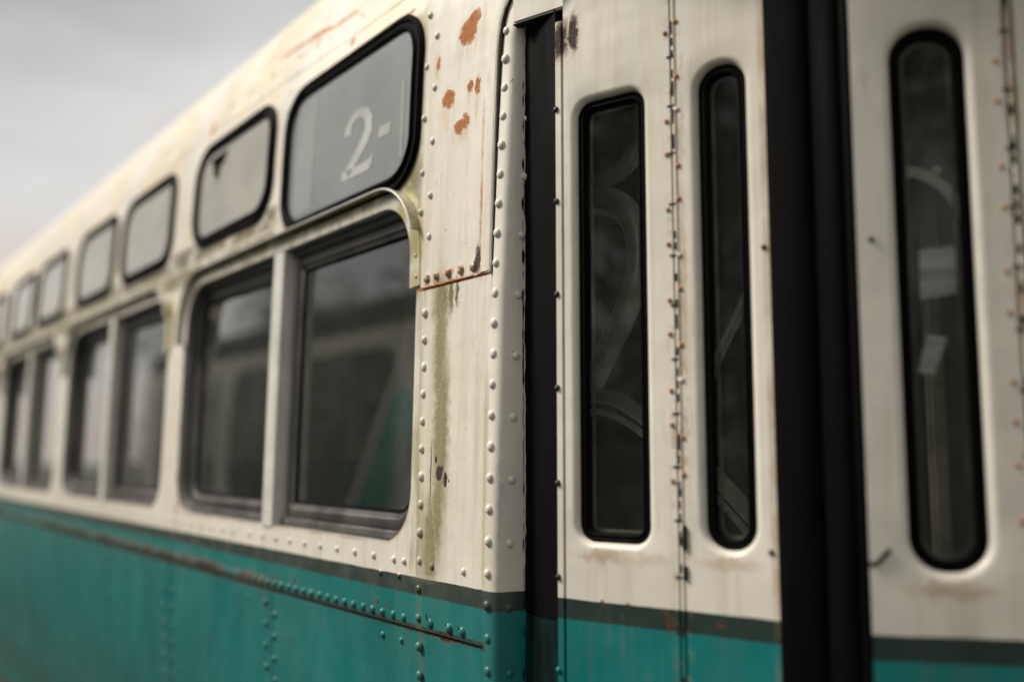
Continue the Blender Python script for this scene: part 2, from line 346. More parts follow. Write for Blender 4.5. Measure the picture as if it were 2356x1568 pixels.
def rrect(x0, x1, z0, z1, r, n=7, r_top=None, skew=0):
    rt = r if r_top is None else r_top
    pts = []
    for cx, cz, a0, rr in ((x1 - r, z0 + r, -90, r), (x1 - rt, z1 - rt, 0, rt), (x0 + rt, z1 - rt, 90, rt), (x0 + r, z0 + r, 180, r)):
        for i in range(n + 1):
            a = radians(a0 + 90 * i / n); pts.append((cx + rr * cos(a), cz + rr * sin(a)))
    return pts
def inset(pts, d):
    n = len(pts); out = []
    for i in range(n):
        p0 = Vector(pts[i - 1]); p1 = Vector(pts[i]); p2 = Vector(pts[(i + 1) % n])
        a = p1 - p0; b = p2 - p1
        if a.length < 1e-7: a = b
        if b.length < 1e-7: b = a
        t = (a.normalized() + b.normalized()).normalized()
        out.append((p1.x - t.y * d, p1.y + t.x * d))
    return out                                            # counter-clockwise loops shrink for d > 0
def densify(pts, step, closed=True):
    out = []; n = len(pts)
    for i in range(n if closed else n - 1):
        a = Vector(pts[i]); b = Vector(pts[(i + 1) % n]); k = max(1, int((b - a).length / step))
        for j in range(k): out.append(tuple(a.lerp(b, j / k)))
    if not closed: out.append(tuple(pts[-1]))
    return out
def inside(p, poly):
    x, y = p; c = False; n = len(poly); j = n - 1
    for i in range(n):
        xi, yi = poly[i][0], poly[i][1]; xj, yj = poly[j][0], poly[j][1]
        if (yi > y) != (yj > y) and x < (xj - xi) * (y - yi) / (yj - yi) + xi: c = not c
        j = i
    return c

def sheet(outer, holes, fmap, grid=(.12, .06), thick=.0025, dens=.06):
    """A pressed sheet cut from an outline with holes, laid on a surface, with turned edges."""
    loops = [densify(outer, dens)] + [densify(h, dens) for h in holes]
    V = []; E = []
    for lp in loops:
        k = len(V); V += [Vector(p) for p in lp]
        E += [(k + i, k + (i + 1) % len(lp)) for i in range(len(lp))]
    xs = [p[0] for p in outer]; zs = [p[1] for p in outer]
    nx = int((max(xs) - min(xs)) / grid[0]); nz = int((max(zs) - min(zs)) / grid[1])
    big = [[inset(h, -.012)] for h in holes]
    for i in range(1, nx):
        for j in range(1, nz):
            p = (min(xs) + (max(xs) - min(xs)) * i / nx, min(zs) + (max(zs) - min(zs)) * j / nz)
            if inside(p, outer) and not any(inside(p, b[0]) for b in big): V.append(Vector(p))
    r = delaunay_2d_cdt(V, E, [], 0, 1e-6)
    bm = bmesh.new(); vs = [bm.verts.new(fmap(v.x, v.y, 0)) for v in r[0]]
    for f in r[2]:
        c = sum((r[0][i] for i in f), Vector((0, 0))) / len(f)
        if inside(c, outer) and not any(inside(c, h) for h in holes):
            pts = [r[0][i] for i in f]
            ar = sum(pts[i - 1].x * pts[i].y - pts[i].x * pts[i - 1].y for i in range(len(pts)))
            ff = [vs[i] for i in f]
            if ar > 0: ff.reverse()
            try: bm.faces.new(ff)
            except ValueError: pass
    for li, lp in enumerate(loops):
        a = [bm.verts.new(fmap(p[0], p[1], 0)) for p in lp]; b = [bm.verts.new(fmap(p[0], p[1], -thick)) for p in lp]
        for i in range(len(lp)):
            j = (i + 1) % len(lp)
            try: bm.faces.new([a[i], b[i], b[j], a[j]])
            except ValueError: pass
    lone = [v for v in bm.verts if not v.link_faces]
    bmesh.ops.delete(bm, geom=lone, context='VERTS')
    return bm

def sweep(bm, path, normals, sec, closed=False, cap=True, jitter=0):
    """Sweep section [(b, n)] along path; b is along T x N."""
    n = len(path); rings = []
    for i in range(n):
        p = path[i]
        if closed: t = path[(i + 1) % n] - path[i - 1]
        else: t = path[min(i + 1, n - 1)] - path[max(i - 1, 0)]
        t.normalize(); N_ = normals[i].normalized(); B_ = t.cross(N_).normalized(); N2 = B_.cross(t).normalized()
        rings.append([bm.verts.new(p + B_ * (a + (random.uniform(-jitter, jitter) if jitter else 0)) + N2 * b) for a, b in sec])
    m = len(sec)
    for i in range(n if closed else n - 1):
        r0 = rings[i]; r1 = rings[(i + 1) % n]
        for j in range(m):
            bm.faces.new([r0[j], r0[(j + 1) % m], r1[(j + 1) % m], r1[j]])
    if not closed and cap:
        bm.faces.new(rings[0][::-1]); bm.faces.new(rings[-1])
    return bm
def circ(r, n=10, cx=0, cz=0, ry=None): return [(cx + r * cos(2 * pi * i / n), cz + (ry or r) * sin(2 * pi * i / n)) for i in range(n)]
def tube(bm, path, r, n=10):
    up = Vector((.13, .9, .21)).normalized(); return sweep(bm, path, [up] * len(path), circ(r, n))
def box(bm, c, d, rot=None, bev=0):
    mt = Matrix.Translation(Vector(c)) @ (rot or Matrix.Identity(4)) @ Matrix.Diagonal((*d, 1))
    g_ = bmesh.ops.create_cube(bm, size=1, matrix=mt)
    if bev: bmesh.ops.bevel(bm, geom=list({e for v in g_['verts'] for e in v.link_edges}), offset=bev, segments=2, affect='EDGES', profile=.6)
    return bm
def dome(bm, c, nrm, r, h, seg=12, rings=4, lip=True):
    nrm = nrm.normalized(); a = nrm.orthogonal().normalized(); b = nrm.cross(a); R = []
    prof = [(r * cos(i / rings * pi / 2) ** .8, h * sin(i / rings * pi / 2)) for i in range(rings)]
    prof = [(r * 1.03, -.001)] + prof
    for rr, hh in prof:
        R.append([bm.verts.new(c + (a * cos(2 * pi * k / seg) + b * sin(2 * pi * k / seg)) * rr + nrm * hh) for k in range(seg)])
    top = bm.verts.new(c + nrm * h)
    for i in range(len(R) - 1):
        for k in range(seg): bm.faces.new([R[i][k], R[i][(k + 1) % seg], R[i + 1][(k + 1) % seg], R[i + 1][k]])
    for k in range(seg): bm.faces.new([R[-1][k], R[-1][(k + 1) % seg], top])
    return bm
OUT = Vector((0, 1, 0))
def nsurf(s, z):
    e = .004; a = S(s, z + e) - S(s, z - e); b = S(s + e, z) - S(s - e, z); q = a.cross(b)
    return q.normalized() if q.y > 0 else -q.normalized()

# ------------------------------------------------------------------ side skin
PITCHW = 2.19
def wx(k): return (.368 + (0 if k == 0 else .02) + PITCHW * k, 2.352 + (PITCHW * k))
NW = 4
WZ0, WZ1 = -.245, .72
def wopen(k, d=0):
    a, b = wx(k); return inset(rrect(a, b, WZ0, WZ1, .15, 8, .16), d)
def uxz(k):     # small upper windows, two over each side window
    if k == 0: return (.405, 1.325, .785, 1.285, .085)
    q, m = divmod(k, 2)
    a = (.405 + .05 if m == 0 else 1.475) + q * PITCHW
    return (a, a + .835, .90, 1.318, .085)
def uopen(k, d=0):
    a, b, c, e, r = uxz(k); return inset(rrect(a, b, c, e, r * 1.55, 9), d)
NU = 8
holes = [wopen(k) for k in range(NW)] + [uopen(k) for k in range(NU)]
REAR = 9.1
# rust-eaten real holes in the lower pillar are part of the paint; the skin stays whole there
bm = sheet([(.004, -.456), (REAR, -.456), (REAR, 1.42), (.004, 1.42)], holes, lambda s, z, o: S(s, z, o), (.11, .045), .006, .05)
link('side_panel', bm, M['paint'], ROOT)
bm = sheet([(.004, -1.88), (REAR, -1.88), (REAR, -.452), (.004, -.452)], [], lambda s, z, o: S(s, z, o - .006), (.2, .1), .003, .1)
link('skirt_panel', bm, M['paint'], ROOT)
# vertical lap strips on the skirt
for s0 in (1.31, 2.43, 3.42, 4.55):
    bm = sheet([(s0 - .012, -1.7), (s0 + .012, -1.7), (s0 + .012, -.458), (s0 - .012, -.458)], [], lambda s, z, o: S(s, z, o - .0035), (.2, .2), .002, .1)
    link('lap_strip', bm, M['paint'], ROOT)
# roof
bm = bmesh.new(); rows = []
prof = []
zz = 1.41
r_, zc_, d0 = 1.232, 1.102, .043 + 1.232 * .9968
a = math.asin((1.41 - zc_) / r_)
for i in range(15): prof.append((-d0 + r_ * cos(a + (pi / 2 - a) * i / 14), zc_ + r_ * sin(a + (pi / 2 - a) * i / 14)))
prof += [(-2 * d0 - p[0], p[1]) for p in prof[::-1][1:]]
ss = [-1.3 + i * .13 for i in range(81)]
for s in ss:
    rows.append([bm.verts.new((s, w_ - (.05 * sm(1.75, .8, s) * sm(1.25, 1.6, z_) if w_ > -d0 else 0) + (.0015 if w_ > -d0 else 0), z_)) for w_, z_ in prof])
for i in range(len(ss) - 1):
    for j in range(len(prof) - 1): bm.faces.new([rows[i][j], rows[i + 1][j], rows[i + 1][j + 1], rows[i][j + 1]])
roof = link('roof', bm, M['paint'], ROOT)
def edge_strip(z0, z1, s0, s1, off, name, mat, parent=ROOT):
    bm = sheet([(s0, z0), (s1, z0), (s1, z1), (s0, z1)], [], lambda s, z, o: S(s, z, o + off), (.12, .02), .003, .1)
    return link(name, bm, mat, parent)

# patch panel over the door post, curling over the doorway
arch = [(.006, .449), (.006, .70), (.004, .90), (.003, 1.02), (-.001, 1.055), (-.008, 1.095), (-.020, 1.125), (-.045, 1.155), (-.09, 1.175), (-.2, 1.19), (-1.7, 1.19)]
outer = arch[:1] + [(.352, .449), (.372, .62), (.372, .78), (.365, .95), (.357, 1.30), (.355, 1.47), (-1.3, 1.47)]
outer = [arch[0], (.335, .449), (.372, .50), (.372, .78), (.365, .95), (.357, 1.30), (.355, 1.47), (-1.3, 1.47)] + arch[::-1][:-1]
bm = sheet(outer, [], lambda s, z, o: S(s, z, o + .0045), (.05, .05), .0045, .03)
link('pillar_panel', bm, M['paint'], ROOT, label='cream pillar panel with orange rust spots and a rusty lower edge')
# folded flange that runs round the doorway edge of that panel
pth = [(.029, .453), (.029, .70), (.028, .90), (.026, 1.02), (.022, 1.06), (.015, 1.10), (.0, 1.135), (-.03, 1.17), (-.09, 1.195), (-.2, 1.21), (-1.2, 1.21)]
pth = densify(pth, .03, False)
bm = bmesh.new(); sweep(bm, [S(a, b, .0045) for a, b in pth], [OUT] * len(pth), [(-.0205, -.003), (-.0205, .0012), (-.017, .0025), (.017, .0025), (.0205, .0012), (.0205, -.003)])
link('doorway_flange', bm, M['paint'], ROOT)
# black tube standing in for the dark of the gap between panel and post
bm = bmesh.new(); pg = [(.004, .44), (.003, .7), (.001, .9), (-.001, 1.0), (-.006, 1.06), (-.013, 1.10), (-.027, 1.135), (-.05, 1.162)]
sweep(bm, [S(a, b, -.004) for a, b in pg], [OUT] * len(pg), circ(.0045, 8))
link('joint_sealant', bm, M['grime'], ROOT)

# ------------------------------------------------------------------ corner post (leans in at the top) and return face
def post_w(z): return wsurf(.1, z) + .0035 - .010 * max(0, min(1.2, (z + .2)))
INN = (-.060, -.085)
bm = bmesh.new(); zs = [-1.71 + i * .06 for i in range(50)]; rings = []
for z in zs:
    w0 = post_w(z); c = -.034 - .010 * sm(.2, 1.0, z)
    sh = sm(1.03, 1.22, z) * .05
    pts = [Vector((.011 - sh, w0, z)), Vector((.009 - sh, w0 + .0015, z))]
    pts += [Vector((.0 - sh, w0 + .002, z)), Vector((c + .022 - sh, w0 + .002, z))]
    rr = .020
    dirn = Vector((INN[0] - sh * .3 - (c - .004), INN[1] - w0, 0)).normalized()
    for i in range(1, 7):
        t = i / 6
        p0 = Vector((c + .022 - sh, w0 + .002, z)); p1 = Vector((c - .004 - sh, w0 + .002, z)); p2 = p1 + dirn * .024
        pts.append(p0.lerp(p1, t).lerp(p1.lerp(p2, t), t))
    e = Vector((INN[0] - .3 * sh, INN[1], z)); pts += [pts[-1].lerp(e, .5), e]
    rings.append([bm.verts.new(p) for p in pts])
for a, b in zip(rings, rings[1:]):
    for j in range(len(a) - 1): bm.faces.new([a[j], a[j + 1], b[j + 1], b[j]])
link('corner_post', bm, M['paint'], ROOT, sharp=60)

# ------------------------------------------------------------------ rivets: a hundred nearest are single parts
rv = []     # (point, normal, radius, height)
def riv(s, z, r=.0085, off=.0, h=None): rv.append((S(s, z, off), nsurf(s, z), r, h or r * .72))
for z in (1.249, 1.093, .94, .782, .669): riv(.352, z, .0105, .0050)
for z in (1.17, 1.017, .862, .707, .592): riv(.304, z, .0105, .0050)
for s, z in ((.306, .475), (.257, .474), (.197, .474), (.139, .4735), (.080, .4725)): riv(s, z, .0118, .0060)
for i in range(14): riv(.318 - .0004 * i, .381 - i * .0735, .0122)
for i in range(22):
    z = 1.071 - i * .0752
    if z > -.6: rv.append((Vector((-.006 - .010 * sm(.3, 1.0, z) - .004, post_w(z) + .002, z)), OUT, .0122, .0080))
for i in range(11):
    z = .985 - i * .1497; w0 = post_w(z); c = -.034 - .010 * sm(.2, 1.0, z)
    c0 = Vector((c - .004, w0 + .002, z)); e = Vector((INN[0], INN[1], z)); d = (e - c0).normalized()
    nrm = Vector((-abs(d.y), -abs(d.x) * -1, 0)); nrm = Vector((d.y, -d.x, 0)); nrm = nrm if nrm.x < 0 else -nrm
    rv.append((c0 + d * (.038 + .012 * sm(-.2, 1, z)), nrm, .0108, .0068))
for s in (.102, .251): riv(s, -.289, .0098)
for s in (.104, .163, .254): riv(s, -.4335, .0125)
for s, z in ((.522, -.331), (.418, -.330)): riv(s, z, .0088)
for s in (.393, .45): riv(s, -.288, .0096)
for i in range(9): riv(.565 + i * .1165, -.2865, .0096)
for i in range(18): riv(.391 + i * .0578, -.436, .0118)
for s, z in ((.516, -.5), (.413, -.5)): riv(s, z, .0098, -.006)
FAR0 = None
for s, z in ((.42, .736 - .01), (.937, .79)): pass
for i in range(4):
    riv(1.343, -.507 - i * .0725, .0115, -.0035); riv(1.275, -.542 - i * .0725, .0115, -.006)
for i in range(62): riv(1.43 + i * .0578, -.434, .0115)
for i in range(26): riv(1.66 + i * .1165, -.287, .0095)
for i in range(9):
    riv(2.49, -.584 - i * .071, .011, -.006); riv(2.375, -.583 - i * .071, .011, -.006); riv(3.42, -.514 - i * .071, .011, -.006)
for s in (2.365, 2.276, 2.181, 1.622, 1.52): riv(s, -.508, .0075, -.006)
for q in range(4):
    for i in range(9):
        riv(1.368 + q * 2.19, .84 + i * .082, .006); 
    for i in range(14): riv(2.455 + q * 2.19, -.20 + i * .086, .0065)
for s in (2.292, 2.163, 2.056): riv(s, -.891, .0075, -.006)
for i in range(26): riv(.5 + i * .23, 1.50, .0055, .004)
camL = Vector((-1.994, 1.3815, 0))
rv.sort(key=lambda q: (q[0] - camL).length / (q[2] / .0085))
for q in rv[:100]:
    bm = bmesh.new(); dome(bm, q[0], q[1], q[2] * random.uniform(.90, 1.07), q[3] * random.uniform(.75, 1.15)); link('rivet', bm, M['paint'], ROOT, sharp=80)
bm = bmesh.new()
for q in rv[100:]: dome(bm, q[0], q[1], q[2], q[3], 8, 3)
o = link('rivet', bm, M['paint'], ROOT, sharp=80); o['kind'] = 'stuff'; o['label'] = 'smaller, blurred rivets along the rear seams of the tram'
# curled flake of paint on a belt rivet
for s0, hh in ((.256, .018), (.163, .007), (.105, .006)):
    pa = [S(s0 + .007 * sin(t * 2.2) - .004, -.435 + .006 + hh * t, .007 + .004 * t) for t in (0, .25, .5, .75, 1)]
    bm = bmesh.new(); sweep(bm, pa, [OUT] * 5, [(-.0022, -.0004), (.0022, -.0004), (.0018, .0006), (-.0018, .0006)]); link('paint_flake', bm, M['grime'], ROOT)

# ------------------------------------------------------------------ side windows
def rimbm(loop_o, loop_i, off_o, off_i, fm=S):
    bm = bmesh.new(); a = [bm.verts.new(fm(p[0], p[1], off_o)) for p in loop_o]; b = [bm.verts.new(fm(p[0], p[1], off_i)) for p in loop_i]
    for i in range(len(a)):
        j = (i + 1) % len(a); bm.faces.new([a[i], b[i], b[j], a[j]])
    return bm
def framebm(loop, sec, off, fm=S, jitter=0):
    bm = bmesh.new(); path = [fm(p[0], p[1], off) for p in loop]
    sweep(bm, path, [OUT] * len(path), sec, closed=True, jitter=jitter); return bm
def dd(loop, st=.12): return densify(loop, st)
for k in range(NW):
    a, b = wx(k); mid_ = (1.297 if k == 0 else a + .95) ; m2_ = mid_ + .088
    o0 = dd(wopen(k)); o1 = dd(wopen(k)); 
    W = link('window', rimbm(o0, o1, -.004, -.075), M['reveal'], ROOT)            # the reveal
    # tarnished outer frame ring, set back in the opening
    loop = dd(wopen(k, .014)); fr = framebm(loop, [(-.013, -.012), (-.013, .010), (-.006, .014), (.009, .012), (.014, .004), (.014, -.012)], -.040)
    link('frame', fr, M['alu'], W)
    # two sashes, each a ring of channel with a black glazing bead, and its pane
    ain = a + .03; bin_ = b - .03
    for (x0, x1, ra, rb, offp) in ((ain, mid_ - .012, .12, .02, -.058), (m2_ + .012, bin_, .02, .12, -.062)):
        pts = []
        n_ = 7
        rs = (rb, rb * .7, ra * .7, ra)
        cs = ((x1, WZ0 + .03, -90, rb, -1, 1), (x1, WZ1 - .03, 0, rb, -1, -1), (x0, WZ1 - .03, 90, max(ra * .8, .02), 1, -1), (x0, WZ0 + .03, 180, ra, 1, 1))
        for cx, cz, a0, rr, sx, sz in cs:
            for i in range(n_ + 1):
                an = radians(a0 + 90 * i / n_); pts.append((cx + sx * rr + rr * cos(an), cz + sz * rr + rr * sin(an)))
        sl = dd(inset(pts, .024))
        link('sash', framebm(sl, [(-.024, -.008), (-.024, .012), (-.018, .016), (.004, .016), (.008, .010), (.022, .006), (.024, -.008)], offp), M['alu'], W)
        sb_ = dd(inset(pts, .051))
        link('glazing_bead', framebm(sb_, [(-.004, -.004), (-.004, .008), (.005, .004), (.006, -.004)], offp), M['rubber'], W)
        bm = sheet(inset(pts, .046), [], lambda s, z, o, q=offp: S(s, z, q + o), (.2, .1), .003, .1)
        link('pane', bm, M['glass'], W)
    # mullion
    mw = m2_ - mid_
    bm = bmesh.new(); zs_ = [WZ0 - .004 + i * (WZ1 - WZ0) / 12 for i in range(13)]
    sweep(bm, [S(mid_ + mw / 2, z, -.0) for z in zs_], [OUT] * 13, [(-mw / 2, -.07), (-mw / 2, .002), (-mw / 2 + .004, .005), (mw / 2 - .004, .005), (mw / 2, .002), (mw / 2, -.07)])
    link('mullion', bm, M['post'], W)
    if k < 2:
        for i in range(3):
            bm = bmesh.new(); dome(bm, S(mid_ + mw * .5, -.20 + i * .075, .005), OUT, .0055, .003); link('screw', bm, M['post'], W)
    # drip moulding: flange on the body with a lip that stands out over the opening
    R_ = .20
    x0, x1, zt = a + .003, b - .003, .749
    vp = [(x1 + .002, .47), (x1, zt - R_)]
    for i in range(11):
        an = radians(90 * i / 10); vp.append((x1 - R_ + R_ * cos(an), zt - R_ + R_ * sin(an)))
    for i in range(11):
        an = radians(90 + 90 * i / 10); vp.append((x0 + R_ + R_ * cos(an), zt - R_ + R_ * sin(an)))
    vp += [(x0 - .001, zt - R_ - .03), (x0 - .004, .460)]
    vp = densify(vp, .06, False)
    path = [S(p[0], p[1], .002) for p in vp]
    bm = bmesh.new(); sweep(bm, path, [OUT] * len(path), [(.031, .0), (.031, .004), (.028, .0055), (.012, .0045), (.004, .007), (-.008, .005), (-.024, .0055), (-.027, .0)])
    VZ = link('drip_moulding', bm, M['paint'], ROOT, sharp=50)
    bm = bmesh.new(); vq = [p for p in vp if p[1] > .60 or p[0] > a + .5]; path = [S(p[0], p[1], .002) for p in vq]
    sweep(bm, path, [OUT] * len(path), [(-.019, .003), (-.0225, .030), (-.026, .031), (-.0268, .028), (-.0245, .0)])
    link('drip_lip', bm, M['paint'], VZ, sharp=50)
    if k < 2:
        rvp = [(a + .19 + .1155 * i, .757) for i in range(14)] + [(a - .006, .488), (a + .002, .548), (a + .05, .668)]
        for s, z in rvp:
            bm = bmesh.new(); dome(bm, S(s, z, .006), nsurf(s, z), .0072, .0045, 8, 3); link('rivet', bm, M['paint'], VZ, sharp=80)
    bm = bmesh.new(); path = [S(p[0], p[1], .0325) for p in vq]
    sweep(bm, path, [OUT] * len(path), circ(.0034, 8, -.0245, 0)); link('lip_bead', bm, M['post'], VZ)

# ------------------------------------------------------------------ small upper windows
for k in range(NU):
    lp = dd(uopen(k), .06)
    gz = link('upper_window', framebm(lp, [(-.025, -.004), (-.027, .006), (-.019, .014), (-.009, .013), (-.003, .007), (.004, .008), (.012, .017), (.021, .014), (.025, .002), (.025, -.006)], .0), M['rubber'], ROOT, sharp=25)
    inn = inset(uopen(k), .014)
    holes_ = []
    if k == 1:
        holes_ = [[(2.175, 1.268), (2.168, 1.240), (2.140, 1.226), (2.132, 1.192), (2.105, 1.172), (2.092, 1.138), (2.072, 1.166), (2.056, 1.164), (2.044, 1.192), (2.010, 1.212), (1.992, 1.244), (1.965, 1.268)][::-1]]
    bm = sheet(inn, holes_, lambda s, z, o: S(s, z, o + .001), (.08, .04), .004, .05)
    link('pane', bm, M['blind'] if k == 0 else M['frost'], gz)
    if k == 1:
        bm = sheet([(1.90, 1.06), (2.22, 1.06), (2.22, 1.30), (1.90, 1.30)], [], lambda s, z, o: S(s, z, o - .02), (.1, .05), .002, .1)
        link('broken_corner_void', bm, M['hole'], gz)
    if k == 0:
        # white figure, dash and strip of the destination blind
        def stroke(bm, pts, wd, off=.0022):
            pts = [Vector(p) for p in pts]; L0 = []
            for i, p in enumerate(pts):
                t = (pts[min(i + 1, len(pts) - 1)] - pts[max(i - 1, 0)]).normalized(); nn = Vector((-t.y, t.x)); wv = wd[i] if isinstance(wd, list) else wd
                L0.append((bm.verts.new(S(*(p + nn * wv / 2), off)), bm.verts.new(S(*(p - nn * wv / 2), off))))
            for a_, b_ in zip(L0, L0[1:]): bm.faces.new([a_[0], a_[1], b_[1], b_[0]])
        bm = bmesh.new()
        P2 = [(.842, 1.018), (.840, 1.038), (.822, 1.062), (.79, 1.075), (.752, 1.075), (.720, 1.062), (.700, 1.035), (.700, 1.005), (.722, .975), (.76, .945), (.80, .915), (.835, .890)]
        stroke(bm, P2, [.046, .042, .032, .028, .030, .038, .048, .050, .046, .042, .038, .036])
        stroke(bm, [(.868, .886), (.80, .886), (.72, .886), (.678, .890)], [.03, .03, .032, .034])
        stroke(bm, [(.678, .880), (.672, .905), (.668, .918)], [.018, .014, .008])
        bm.verts.ensure_lookup_table()
        vs = [bm.verts.new(S(a_, b_, .0022)) for a_, b_ in ((.628, .990), (.556, .990), (.562, .955), (.634, .955))]; bm.faces.new(vs)
        link('sign_lettering', bm, M['letter'], gz, smooth=False, label='white figure 2 and a dash on the destination blind')
        for (q0, q1, z0, z1) in ((1.10, 1.25, .83, 1.24), (.478, .500, .86, 1.10)):
            bm = sheet([(q0, z0), (q1, z0), (q1, z1), (q0, z1)], [], lambda s, z, o: S(s, z, o + .002), (.1, .05), .001, .1)
            link('blind_margin', bm, M['margin'], gz)

# ------------------------------------------------------------------ folding door
def frame2(P0, P1):
    d = (Vector(P1) - Vector(P0)); d.normalize(); n_ = Vector((-d.y, d.x)); 
    if n_.y < 0: n_ = -n_
    return Vector(P0), d, n_
FA, DA, NA = frame2((-.185, -.068), (-.689, -.216))
FB, DB, NB = frame2((-.885, -.229), (-1.07, -.389))
def LA(t, z, o=0): q = FA + DA * t + NA * o; return Vector((q.x, q.y, z))
def LB(t, z, o=0): q = FB + DB * t + NB * o; return Vector((q.x, q.y, z))
N3A = Vector((NA.x, NA.y, 0)); N3B = Vector((NB.x, NB.y, 0))

def leaf(fm, n3, t0, t1, win, rad, label):
    """pressed door leaf: skin with rounded edges, recessed window with rubber gasket and glass"""
    w0, w1, z0, z1 = win
    base = rrect(w0, w1, z0, z1, rad, 9)
    rings_ = [(0, 0), (.006, -.0012), (.011, -.005), (.015, -.012), (.018, -.026)]
    bm = sheet([(t0, -1.7), (t1, -1.7), (t1, 1.10), (t0, 1.10)], [base], lambda t, z, o: fm(t, z, 0), (.06, .1), .002, .05)
    # edges folded back
    for tt in (t0, t1):
        v = [bm.verts.new(fm(tt, -1.7, 0)), bm.verts.new(fm(tt, 1.10, 0)), bm.verts.new(fm(tt, 1.10, -.028)), bm.verts.new(fm(tt, -1.7, -.028))]; bm.faces.new(v)
    loops = [dd(inset(base, d), .05) if 0 else inset(base, d) for d, o in rings_]
    lv = [[bm.verts.new(fm(p[0], p[1], rings_[i][1])) for p in lp] for i, lp in enumerate(loops)]
    for a_, b_ in zip(lv, lv[1:]):
        for i in range(len(a_)):
            j = (i + 1) % len(a_); bm.faces.new([a_[i], a_[j], b_[j], b_[i]])
    bmesh.ops.remove_doubles(bm, verts=bm.verts, dist=1e-5); bmesh.ops.recalc_face_normals(bm, faces=bm.faces)
    lf = link('door_leaf', bm, M['paint'], ROOT, sharp=40, label=label)
    gb = inset(base, .0255)
    path = [fm(p[0], p[1], -.022) for p in gb]
    bm = bmesh.new(); sweep(bm, path, [n3] * len(path), [(-.010, -.006), (-.011, .006), (-.006, .011), (.000, .008), (.005, .010), (.010, .006), (.012, -.004), (.010, -.010)], closed=True)
    link('window_gasket', bm, M['rubber'], lf, sharp=25)
    bm = sheet(inset(base, .028), [], lambda t, z, o: fm(t, z, -.026 + o), (.1, .1), .004, .1)
    link('window_pane', bm, M['door_glass'], lf)
    gi = inset(base, .040); path = [fm(p[0], p[1], -.034) for p in gi]  # ring behind the glass, standing in for the gasket's reflection
    bm = bmesh.new(); sweep(bm, path, [n3] * len(path), [(-.004, -.004), (-.004, .002), (.003, .002), (.003, -.004)], closed=True); link('inner_bead', bm, M['bead'], lf)
    return lf
def bar(bm, fm, n3, t0, t1, z0, z1, o0, o1, bev=.002):
    vs = [bm.verts.new(fm(t, z, o)) for o in (o0, o1) for t, z in ((t0, z0), (t1, z0), (t1, z1), (t0, z1))]
    fs = [(3, 2, 1, 0), (4, 5, 6, 7), (0, 1, 5, 4), (1, 2, 6, 5), (2, 3, 7, 6), (3, 0, 4, 7)]
    F_ = [bm.faces.new([vs[i] for i in f]) for f in fs]
    if bev: bmesh.ops.bevel(bm, geom=list({e for f in F_ for e in f.edges}), offset=bev, segments=2, affect='EDGES')

l1 = leaf(LA, N3A, .024, .309, (.040, .254, -.212, .840), .055, 'first door leaf, beside the riveted corner post')
l2 = leaf(LA, N3A, .327, .531, (.355, .498, -.212, .848), .066, 'second door leaf, between the hinge and the wide black rubber')
l3 = leaf(LB, N3B, .004, .277, (.060, .226, -.228, .824), .078, 'third door leaf, right of the wide black rubber')
l4 = leaf(LB, N3B, .296, .56, (.36, .50, -.228, .824), .06, 'fourth door leaf, cut off by the right edge of the picture')
# screwed edge strip of the first leaf
bm = bmesh.new(); bar(bm, LA, N3A, .0, .0205, -1.7, 1.04, -.03, .0015, .003); es = link('edge_strip', bm, M['paint'], l1)
for z in (.82, .595, .372, .152, -.067, -.279, -.484):
    bm = bmesh.new(); dome(bm, LA(.0035, z, .002), N3A, .0075, .005); link('screw', bm, M['screw'] if z > -.3 else M['paint'], l1, sharp=80)
# hinges with rusty fixings, chipped joints
def hinge(fm, n3, tc_, par, zoff=0, step=.223, full=True):
    bm = bmesh.new()
    tube(bm, [fm(tc_, -1.7, -.004), fm(tc_, 1.1, -.004)], .0055, 8)
    nf = len(bm.faces); z = 1.0 + zoff; i = 0; g_ = bm
    while z > -.45:
        # knuckle joint line and the dark open length between knuckles
        for q in range(7):
            zz_ = z - .006 - q * .014 - random.uniform(0, .004); ww = random.uniform(.0012, .0042)
            if random.random() < .34: bar(g_, fm, n3, tc_ - .004 + random.uniform(-.002, .001), tc_ - .004 + ww + .001, zz_ - .017, zz_, .0, .0022, 0)
        bar(g_, fm, n3, tc_ - .016, tc_ + .002, z - .107, z - .103, -.001, .0016, 0)
        z -= step / 2 + random.uniform(-.004, .006); i += 1
        if i % 2: z -= .0
    bm.faces.ensure_lookup_table()
    for f in bm.faces[nf:]: f.material_index = 1
    return link('hinge', bm, [M['paint'], M['grime']], par)
hinge(LA, N3A, .3185, l1, -.02)
hinge(LB, N3B, .2865, l3, .0)
dots = [(.300, z) for z in (.932, .729, .654, .530, .453, .330, .256, .134, .061, -.058)] + [(.326, z) for z in (.953, .827, .752, .625, .551, .426, .353, .232, .156, .034, -.043, -.16)]
for i, (t, z) in enumerate(dots):
    bm = bmesh.new(); dome(bm, LA(t, z, .0015), N3A, .0055, .003, 8, 3); link('fixing', bm, M['rustdot'] if i % 3 or t < .31 else M['paint'], l1 if t < .31 else l2, sharp=80)
for z in (.932, .727, .65, .525, .449, .329, .253, .127, .056, -.021, -.12):
    bm = bmesh.new(); dome(bm, LB(.262, z, .0), N3B, .0055, .003, 8, 3); link('fixing', bm, M['rustdot'], l3, sharp=80)
for t, z in ((.518, .419), (.516, -.194)):
    bm = bmesh.new(); dome(bm, LA(t, z, .001), N3A, .006, .004); link('screw', bm, M['screw'], l2)
bm = bmesh.new(); dome(bm, LB(.03, .4, .0), N3B, .006, .004); link('screw', bm, M['screw'], l3)
bm = bmesh.new(); pz = [LB(.004, -.2, .002), LB(.018, -.197, .002), LB(.028, -.186, .003), LB(.040, -.172, .003)]
